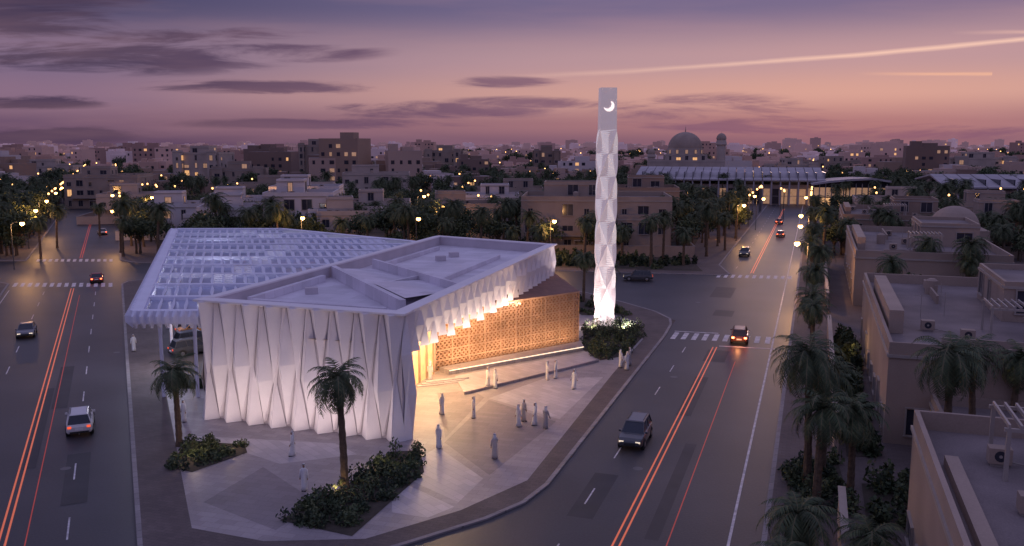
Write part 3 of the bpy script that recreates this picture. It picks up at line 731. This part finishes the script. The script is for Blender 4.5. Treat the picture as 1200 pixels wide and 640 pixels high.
# ------------------------------------------------------------------ street lamps
mb=MB()
mb.tube([(0,0,0),(0,0,.5),(0,0,8)],[.14,.09,.06],8,0)
mb.tube([(0,0,7.9),(.6,0,8.25),(1.5,0,8.3)],[.045,.04,.035],6,0)
mb.box(1.75,0,8.2,.8,.3,.12,0); mb.tube([(1.75,0,8.19),(1.75,0,8.0),(1.75,0,7.8),(1.75,0,7.65)],[.3,.4,.34,.1],10,1)
LM=mb.mesh('street_lamp',[M['metal'],M['lamp']])
def point(x,y,z,e,col,r=.25,name='lamp_light'):
    l=bpy.data.lights.new(name,'POINT'); l.energy=e; l.color=col; l.shadow_soft_size=r
    o=bpy.data.objects.new(name,l); COL.objects.link(o); o.location=(x,y,z); return o
for x,y,r_,e in((LK(154)-18.6,154,0.4,1),(LK(184)+1,184,3.5,1),(-17,196,0,1),(7,161,-1.2,1),(LK(120)-18.8,120,.4,0),(rline(-.8,172),172,3.4,1),(LK(215)-18.8,215,.4,1),(rline(-17.2,200),200,.3,1),(-112,178,0,1),(rline(-.5,124),124,3.4,1),(LK(90)-18.8,90,.4,0),
    (LK(184)-18.8,184,.4,1),(LK(240)+1,240,3.5,0),(LK(250)-18.8,250,.4,0),(-40,168,-1.2,1),(-18,166,-1.2,0),(LK(280)-18.8,280,.4,0),(rline(-.5,150),150,3.4,0),(rline(-.5,230),230,3.4,0),(rline(-17.2,235),235,.3,0),(-95,230,0,1),(-58,214,0,1),(-25,235,0,1),(70,140,2,0),(108,170,2,1),(-140,195,0,1),(62,225,0,1),(18,208,0,1)):  # trailing lamps among the villas are added to warm the background
    place(LM,'street_lamp',(x,y,.12),r_)  # also places the added lamps among the villas
    if e: point(x+1.75*math.cos(r_),y+1.75*math.sin(r_),7.3,1500,(1,.5,.18))

# ------------------------------------------------------------------ cars
def car(name,col,suv=True,tail=1.0,head=.6):
    mb=MB(); z_=1.0 if suv else .86; top=1.68 if suv else 1.42
    st=[(-2.35,.5,.80,.78),(-2.27,.34,.97*z_,.88),(-1.5,.26,1.04*z_,.94),(0,.24,1.03*z_,.95),(1.2,.25,1.0*z_,.94),(2.0,.28,.90*z_,.90),(2.28,.36,.78*z_,.82),(2.35,.45,.66*z_,.72)]
    rings=[]
    for x,zb,zt,hw in st:
        zm=(zb+zt)/2
        rings.append([(x,-hw*.88,zb),(x,-hw,zb+.12),(x,-hw,zm+.05),(x,-hw*.94,zt-.03),(x,-hw*.8,zt),(x,hw*.8,zt),(x,hw*.94,zt-.03),(x,hw,zm+.05),(x,hw,zb+.12),(x,hw*.88,zb)])
    mb.loft(rings,0)
    bx0,bx1,tx0,tx1=(-2.15,1.15,-1.85,.35) if suv else (-1.75,1.15,-1.0,.25)
    zb=1.0*z_
    def rect(x0,x1,w,z): return [(x0,-w,z),(x1,-w,z),(x1,w,z),(x0,w,z)]
    mb.loft([rect(bx0,bx1,.82,zb-.02),rect(tx0,tx1,.64,top-.06)],1)
    mb.loft([rect(tx0-.04,tx1+.05,.67,top-.06),rect(tx0+.05,tx1-.1,.6,top)],0)
    for s in(-1,1):
        for (xa,xb) in((bx0+.02,tx0+.0),(bx1-.02,tx1+.02),((bx0+bx1)/2-.35,(tx0+tx1)/2-.2),((bx0+bx1)/2+.3,(tx0+tx1)/2+.25)):
            mb.tube([(xa,s*.825,zb-.02),(xb,s*.65,top-.04)],[.045,.04],5,0)
        mb.box(.9,s*.98,zb-.02,.16,.18,.14,0)
        if suv: mb.tube([(-1.6,s*.58,top+.05),(.1,s*.58,top+.05)],[.02,.02],5,2)
        for x in(-1.42,1.42):
            def wr(lst,n=18): return [[(x+q*math.cos(t),s*yy,.36+q*math.sin(t)) for t in [2*math.pi*k/n for k in range(n)]] for yy,q in lst]
            mb.loft(wr(((.72,.43),(.955,.43))),2); mb.loft(wr(((.76,.36),(.965,.36),(.975,.31))),3); mb.loft(wr(((.97,.22),(.985,.18)),10),4)
        mb.box(2.24,s*.6,.62*z_,.2,.34,.13,5); mb.box(-2.3,s*.66,.74*z_,.14,.26,.16,6)
    mb.box(2.33,0,.42,.08,.8,.16,2); mb.box(-2.34,0,.58,.06,.55,.14,7); mb.box(-2.34,0,.36,.1,1.3,.12,2)
    return mb.mesh(name,[mat(name+'_paint',col,.28,.05,1,coat=.6),M['glass'],mat(name+'_trim',(.02,.02,.02),.7,.1,2),mat(name+'_tyre',(.02,.02,.02),.9,.1,4),mat(name+'_rim',(.4,.4,.42),.35,.1,3,metal=.8),
        mat(name+'_headlight',(.8,.75,.7),.2,0,1,emit=(1,.8,.55),es=head),mat(name+'_tail_light',(.5,.02,.02),.3,0,1,emit=(1,.12,.04),es=tail),mat(name+'_plate',(.7,.7,.7),.5,.1,1)])
c_w=car('white_suv',(.62,.6,.6),True,1.0,.3); c_d=car('dark_suv',(.05,.052,.06),True,.8,.8); c_r=car('red_car',(.3,.03,.03),False,8,1); c_g=car('grey_car',(.1,.1,.12),False,3,1)
c_b=car('braking_car',(.12,.04,.03),True,26,1); c_t=car('orange_taxi',(.6,.22,.04),False,1,1); c_ww=car('white_car',(.6,.6,.6),False,5,2)
hl=math.atan2(1,-.4455); hr=math.atan2(1,.34)
place(c_w,'white_suv',(-33.6,66.6,.02),hl)
place(c_g,'grey_car',(-56.2,100.6,.02),hl+math.pi)
place(c_r,'red_car',(-66.8,141,.02),hl)
place(c_ww,'white_car',(-100.2,216,.02),hl+.1)
place(c_d,'dark_suv',(9.2,63.6,.02),hr+math.pi)
place(c_b,'braking_car',(25.6,97.6,.02),hr+.05)
place(c_d,'dark_suv',(20.4,142,.02),math.radians(172))
place(c_d,'dark_suv',(46,174,.02),hr+math.pi)
place(c_r,'red_car',(64.2,211,.02),hr)
place(c_r,'red_car',(74,245,.02),hr)
place(c_t,'orange_taxi',(-36.5,101,.13),hl-1.3); place(c_d,'dark_suv',(-33.5,91,.13),hl-1.3); place(c_d,'dark_suv',(-34.6,95,.13),hl-1.3); place(c_ww,'white_car',(-39,107,.13),hl-1.3)
point(24.6,94.4,.75,70,(1,.35,.12),.1,'tail_light_glow')

# ------------------------------------------------------------------ people
def person(name,robe,head,stride=.0,armf=(0,0),bend=0):
    mb=MB(); N_=14
    def ring(cx,cy,z,rx,ry): return [(cx+rx*math.cos(t),cy+ry*math.sin(t),z) for t in [2*math.pi*k/N_ for k in range(N_)]]
    bx=lambda z: bend*max(0,z-.9)
    rg=[ring(stride*.15,0,.07,.17+stride*.25,.21),ring(stride*.08,0,.35,.155+stride*.12,.19),ring(0,0,.75,.135,.18),ring(0,0,.95,.135,.175),ring(bx(1.15),0,1.15,.125,.17),ring(bx(1.32),0,1.32,.13,.2),ring(bx(1.42),0,1.42,.11,.2),ring(bx(1.47),0,1.47,.075,.1),ring(bx(1.52),0,1.52,.055,.06)]
    mb.loft(rg,0)
    hx=bx(1.62)
    mb.loft([ring(hx,0,1.49,.05,.05),ring(hx+.01,0,1.54,.075,.06),ring(hx+.01,0,1.62,.095,.075),ring(hx,0,1.69,.095,.078),ring(hx,0,1.74,.07,.06),ring(hx,0,1.76,.02,.02)],1)
    mb.tube([(hx+.09,0,1.64),(hx+.12,0,1.615),(hx+.10,0,1.605)],[.012,.016,.01],5,1)
    for s in(-1,1): mb.box(hx+.088,s*.032,1.645,.02,.022,.012,3); mb.box(hx,s*.078,1.61,.04,.015,.05,1)
    mb.box(hx+.094,0,1.575,.015,.04,.01,3)
    mb.loft([ring(hx-.06,0,1.38,.10,.17),ring(hx-.05,0,1.5,.085,.125),ring(hx-.03,0,1.62,.09,.098),ring(hx-.015,0,1.70,.105,.092),ring(hx-.01,0,1.76,.085,.075),ring(hx-.01,0,1.785,.03,.03)],2)
    mb.loft([ring(hx-.012,0,1.715,.108,.095),ring(hx-.012,0,1.74,.106,.093)],3)
    for s,f in((-1,armf[0]),(1,armf[1])):
        sh=Vector((bx(1.38),s*.18,1.38)); el=sh+Vector((.28*math.sin(f*.6),s*.05,-.28*math.cos(f*.6))); wr=el+Vector((.25*math.sin(f),s*.01,-.25*math.cos(f)))
        mb.tube([tuple(sh),tuple(sh*.5+el*.5),tuple(el),tuple(wr)],[.075,.062,.055,.05],8,0)
        d=(wr-el).normalized(); hd=wr+d*.09
        mb.tube([tuple(wr-d*.02),tuple(wr+d*.04),tuple(hd)],[.025,.038,.034],6,1)
        for k in range(4):
            o=Vector((.028-.018*k,0,0)); mb.tube([tuple(hd+o),tuple(hd+o+d*.04),tuple(hd+o+d*(.07-.006*abs(k-1.5))+Vector((0,-s*.015,0)))],[.009,.009,.006],4,1)
        mb.tube([tuple(wr+d*.03),tuple(wr+d*.06+Vector((.045,0,0))),tuple(wr+d*.095+Vector((.05,0,0)))],[.011,.01,.007],4,1)
        fx=(.14 if s*stride>0 else -.06*stride*3); mb.tube([(fx-.08,s*.09,.045),(fx+.05,s*.09,.04),(fx+.17,s*.1,.03)],[.045,.045,.03],6,3)
    return mb.mesh(name,[robe,mat(name+'_skin',(.30,.17,.11),.6,.1,3),head,mat(name+'_dark',(.02,.018,.016),.7,.1,3)],True)
rw=mat('white_robe',(.72,.70,.70),.85,.1,3); rb=mat('grey_robe',(.35,.33,.34),.85,.1,3); rc=mat('cream_robe',(.55,.48,.42),.85,.1,3)
PP=[person('walking_person',rw,rw,.3,(.35,-.3)),person('standing_person',rw,rw,0,(.1,.1)),person('greeting_person',rc,rw,.15,(1.2,.1),bend=.08),person('robed_person',rb,rw,.2,(.5,.5)),person('striding_person',rw,rw,.35,(-.4,.5))]
for x,y,v,r_ in((-13.2,53.8,1,4.6),(-5.7,69.8,0,2.2),(-3.1,68.9,1,3.4),(-5.3,61.7,4,1.2),(-1.2,59.6,2,1.8),(.5,66.7,0,.4),(1.8,67.1,4,3.5),(.9,68.1,2,5.5),(3.3,80.5,1,.3),(4.1,81,1,3.1),(-8.8,80.6,0,1.9),(-7.6,80,4,1.7),(-7.9,82,1,1.6),(-26,67.9,1,4.2),(-40.2,92.1,0,5.0),(10.7,85.2,1,.5),(11.7,86,3,3.4),(11.2,84.2,0,2),(-15.5,60.2,4,3.6),(-9.4,78.8,2,5.2),(5.6,77.5,0,3.9),(-1.5,77.6,1,.6),(-2.2,78.3,4,4.0),(2.6,66.2,3,.9)):
    place(PP[v],'person',(x,y,.125),r_,1.03)

# ------------------------------------------------------------------ lights
def area(loc,dirv,xax,sx,sy,e,col,name,spread=3.14):
    l=bpy.data.lights.new(name,'AREA'); l.shape='RECTANGLE'; l.size=sx; l.size_y=sy; l.spread=spread; l.energy=e; l.color=col
    o=bpy.data.objects.new(name,l); COL.objects.link(o)
    Z=-Vector(dirv).normalized(); X=Vector(xax).normalized(); Y=Z.cross(X).normalized(); X=Y.cross(Z)
    m=Matrix((X,Y,Z)).transposed().to_4x4(); m.translation=Vector(loc); o.matrix_world=m
    return o
mAB=(A+B)/2+nAB*1.8
area((mAB.x,mAB.y,.2),(-nAB.x*.35,-nAB.y*.35,1),(uAB.x,uAB.y,0),16,.12,110,(1,.76,.66),'facade_uplight')
fx=(A+B)/2+nAB*4.2
area((fx.x,fx.y,.25),(-nAB.x*.85,-nAB.y*.85,1),(uAB.x,uAB.y,0),15,.15,190,(1,.80,.74),'facade_fill_light',1.9)  # added fill strip, brightens the facade more evenly
mBC=P1+uBC*22+nBC*1.1; zz=bandz(.5)
area((mBC.x,mBC.y,zz-1.1),(-nBC.x*.9,-nBC.y*.9,.8),(uBC.x,uBC.y,-.027),42,.1,700,(1,.76,.58),'band_light')
mM=(M1+M2)/2; u,n,l=un(M1,M2)
area((mM.x+n.x*1.3,mM.y+n.y*1.3,.75),(-n.x*.5,-n.y*.5,1),(u.x,u.y,0),17,.12,420,(1,.62,.32),'screen_uplight')
area((mM.x+n.x*1.6-2,mM.y+n.y*1.6-1.5,6.3),(-n.x*.8,-n.y*.8,-1),(u.x,u.y,0),12,.12,260,(1,.62,.34),'screen_downlight')
point(-7.0,78,6.2,2300,(1,.68,.36),.3,'entrance_light'); point(-7.9,72,6.0,1400,(1,.70,.4),.3,'entrance_light'); point(-4.0,84.0,5.6,500,(1,.62,.32),.3,'entrance_light')
point(30.5,58.5,2.4,70,(1,.62,.3),.1,'garden_light'); point(rline(4.2,86),86,2.6,60,(1,.62,.3),.1,'garden_light')
point(-11.0,53.2,.5,30,(1,.7,.4),.08,'garden_light'); point(-22.3,59.6,1.3,40,(1,.7,.35),.08,'garden_light'); point(-9.2,57.5,1.7,50,(1,.75,.4),.08,'garden_light'); point(-20.3,61.7,1.2,30,(1,.7,.35),.08,'garden_light')
for dx,dy in((-2.4,-3.0),(2.4,-3.0),(-3,1.5)): area((11.2+dx,105.6+dy,.4),(-dx*.10,-dy*.10,1),(1,0,0),.5,.5,420,(1,.82,.80),'minaret_uplight')
for x,y in((-34,84),(-35,102),(-42,125)): point(x,y,5.6,900,(.80,.82,1),.3,'canopy_light')
point(-33,88,3.2,160,(1,.55,.2),.3,'canopy_light')
l=bpy.data.lights.new('sun','SUN'); l.energy=.3; l.angle=math.radians(12); l.color=(1,.66,.58)
o=bpy.data.objects.new('sun',l); COL.objects.link(o)
saz,sel=math.radians(21),math.radians(5)
sd=Vector((math.sin(saz)*math.cos(sel),math.cos(saz)*math.cos(sel),math.sin(sel)))
o.rotation_euler=sd.to_track_quat('Z','Y').to_euler()

# ------------------------------------------------------------------ sky
w=bpy.data.worlds.new('World'); S.world=w; w.use_nodes=True
nt=w.node_tree;N=nt.nodes;L=nt.links
for n_ in list(N): N.remove(n_)
out=N.new('ShaderNodeOutputWorld'); bg=N.new('ShaderNodeBackground'); L.new(bg.outputs[0],out.inputs[0]); bg.inputs[1].default_value=1
def mth(op,a,b=None,c=None,clamp=False):
    n=N.new('ShaderNodeMath'); n.operation=op; n.use_clamp=clamp
    for i,x in enumerate((a,b,c)):
        if x is None: continue
        if isinstance(x,(int,float)): n.inputs[i].default_value=x
        else: L.new(x,n.inputs[i])
    return n.outputs[0]
def s2l(c): return tuple(((x/255)/12.92 if x<=10 else ((x/255+.055)/1.055)**2.4) for x in c)
def ramp(fac,stops):
    n=N.new('ShaderNodeValToRGB'); cr_=n.color_ramp; cr_.interpolation='EASE'
    while len(cr_.elements)<len(stops): cr_.elements.new(.5)
    for e,(p,c) in zip(cr_.elements,stops): e.position=p; e.color=(*s2l(c),1)
    L.new(fac,n.inputs[0]); return n.outputs[0]
def mix(f,a,b,mode='MIX'):
    n=N.new('ShaderNodeMix'); n.data_type='RGBA'; n.blend_type=mode
    for i,x in((0,f),(6,a),(7,b)):
        if isinstance(x,(int,float)): n.inputs[i].default_value=x
        elif isinstance(x,tuple): n.inputs[i].default_value=(*x,1)
        else: L.new(x,n.inputs[i])
    return n.outputs[2]
tc=N.new('ShaderNodeTexCoord'); sp=N.new('ShaderNodeSeparateXYZ'); L.new(tc.outputs['Generated'],sp.inputs[0])
X,Y,Z=sp.outputs
el=mth('MULTIPLY',mth('MAXIMUM',Z,0),3.0,clamp=True)
lft=ramp(el,[(0,(84,64,92)),(.05,(100,76,104)),(.15,(136,108,132)),(.25,(120,102,132)),(.44,(72,68,102)),(.7,(124,120,164)),(1,(138,138,184))])
rgt=ramp(el,[(0,(124,92,112)),(.06,(156,112,122)),(.16,(204,156,148)),(.27,(182,146,154)),(.44,(112,102,138)),(.7,(128,122,166)),(1,(138,138,184))])
dt=mth('ADD',mth('MULTIPLY',X,.40),mth('MULTIPLY',Y,.917))
f=N.new('ShaderNodeMapRange'); f.interpolation_type='SMOOTHSTEP'; f.inputs['From Min'].default_value=.62; f.inputs['From Max'].default_value=1.0; L.new(dt,f.inputs['Value'])
base=mix(f.outputs[0],lft,rgt)
Yp=mth('MAXIMUM',Y,.15); ax=mth('DIVIDE',X,Yp); ez=mth('DIVIDE',Z,Yp)
cv=N.new('ShaderNodeCombineXYZ'); L.new(mth('MULTIPLY',ax,5),cv.inputs[0]); L.new(mth('MULTIPLY',ez,42),cv.inputs[1])
ns=N.new('ShaderNodeTexNoise'); ns.inputs['Scale'].default_value=1.0; ns.inputs['Detail'].default_value=8; ns.inputs['Roughness'].default_value=.62; ns.inputs['Distortion'].default_value=.5; L.new(cv.outputs[0],ns.inputs['Vector'])
nz=ns.outputs['Fac']
clouds=[(-.547,.130,.13,.018),(-.528,.155,.12,.010),(-.47,.094,.20,.018),(-.255,.100,.10,.011),(-.358,.117,.12,.009),(-.292,.061,.12,.008),(-.014,.067,.06,.006),(-.094,.036,.14,.009),(.208,.037,.11,.016),(.264,.022,.13,.012),(.038,.045,.10,.007),(-.547,.045,.09,.007),(-.538,.010,.12,.010),(.472,.012,.14,.009),(-.2,.022,.16,.006)]
acc=None
for a,e,ww,hh in clouds:
    dx=mth('DIVIDE',mth('SUBTRACT',ax,a),ww); dz=mth('DIVIDE',mth('SUBTRACT',ez,e),hh)
    v=mth('SUBTRACT',1,mth('ADD',mth('MULTIPLY',dx,dx),mth('MULTIPLY',dz,dz)))
    v=mth('MAXIMUM',v,-1)
    acc=v if acc is None else mth('MAXIMUM',acc,v)
cm_=N.new('ShaderNodeMapRange'); cm_.interpolation_type='SMOOTHSTEP'; cm_.inputs['From Min'].default_value=0; cm_.inputs['From Max'].default_value=.85
L.new(mth('ADD',mth('MULTIPLY',acc,.5),mth('MULTIPLY',mth('SUBTRACT',nz,.44),4.6)),cm_.inputs['Value'])
gate=mth('GREATER_THAN',Y,.16)
cf=mth('MULTIPLY',mth('MULTIPLY',cm_.outputs[0],.85),gate)
edge=N.new('ShaderNodeMapRange'); edge.inputs['From Min'].default_value=-.95; edge.inputs['From Max'].default_value=.3; L.new(acc,edge.inputs['Value'])
cf=mth('MULTIPLY',cf,edge.outputs[0])
base=mix(cf,base,mix(f.outputs[0],s2l((54,44,74)),s2l((112,82,112))))
cv2=N.new('ShaderNodeCombineXYZ'); L.new(mth('MULTIPLY',ax,2.2),cv2.inputs[0]); L.new(mth('MULTIPLY',ez,22),cv2.inputs[1])
n2=N.new('ShaderNodeTexNoise'); n2.inputs['Scale'].default_value=1.0; n2.inputs['Detail'].default_value=5; L.new(cv2.outputs[0],n2.inputs['Vector'])
wf=mth('MULTIPLY',mth('MULTIPLY',mth('SUBTRACT',n2.outputs['Fac'],.45),.75,clamp=True),gate)
base=mix(wf,base,s2l((200,150,152)))
def streak(c0,c1,c2,wd,a0,a1,gain):
    q=mth('ADD',mth('ADD',mth('MULTIPLY',mth('MULTIPLY',ax,ax),c2),mth('MULTIPLY',ax,c1)),c0)
    q=mth('ADD',q,mth('MULTIPLY',mth('SUBTRACT',nz,.5),.005))
    d=mth('DIVIDE',mth('ABSOLUTE',mth('SUBTRACT',ez,q)),wd); k=mth('SUBTRACT',1,d,clamp=True)
    r1=N.new('ShaderNodeMapRange'); r1.inputs['From Min'].default_value=a0; r1.inputs['From Max'].default_value=a1; L.new(ax,r1.inputs['Value'])
    return mth('MULTIPLY',mth('MULTIPLY',mth('MULTIPLY',k,r1.outputs[0]),gain),gate)
base=mix(streak(.0725,.045,.048,.0036,-.05,.4,.8),base,s2l((250,205,185)))
k2=mth('MULTIPLY',streak(.0742,.004,0,.0028,.38,.46,.6),mth('LESS_THAN',ax,.53))
base=mix(k2,base,s2l((250,190,155)))
base=mix(streak(.115,.01,0,.003,.48,.6,.6),base,s2l((250,200,180)))
sky=N.new('ShaderNodeTexSky'); sky.sky_type='NISHITA'; sky.sun_disc=False; sky.sun_elevation=math.radians(1); sky.sun_rotation=saz
sk=N.new('ShaderNodeVectorMath'); sk.operation='SCALE'; sk.inputs['Scale'].default_value=.004; L.new(sky.outputs[0],sk.inputs[0])
base=mix(1.0,base,sk.outputs[0],'ADD')
L.new(base,bg.inputs[0])

# ------------------------------------------------------------------ camera
cd=bpy.data.cameras.new('camera'); cam=bpy.data.objects.new('camera',cd); COL.objects.link(cam)
cam.location=(0,0,22); cam.rotation_euler=(math.radians(90-8.32),0,0)
cd.sensor_width=36; cd.lens=31.17; cd.clip_end=12000; cd.clip_start=.5
S.camera=cam
S.view_settings.view_transform='Standard'; S.view_settings.look='None'; S.view_settings.exposure=0
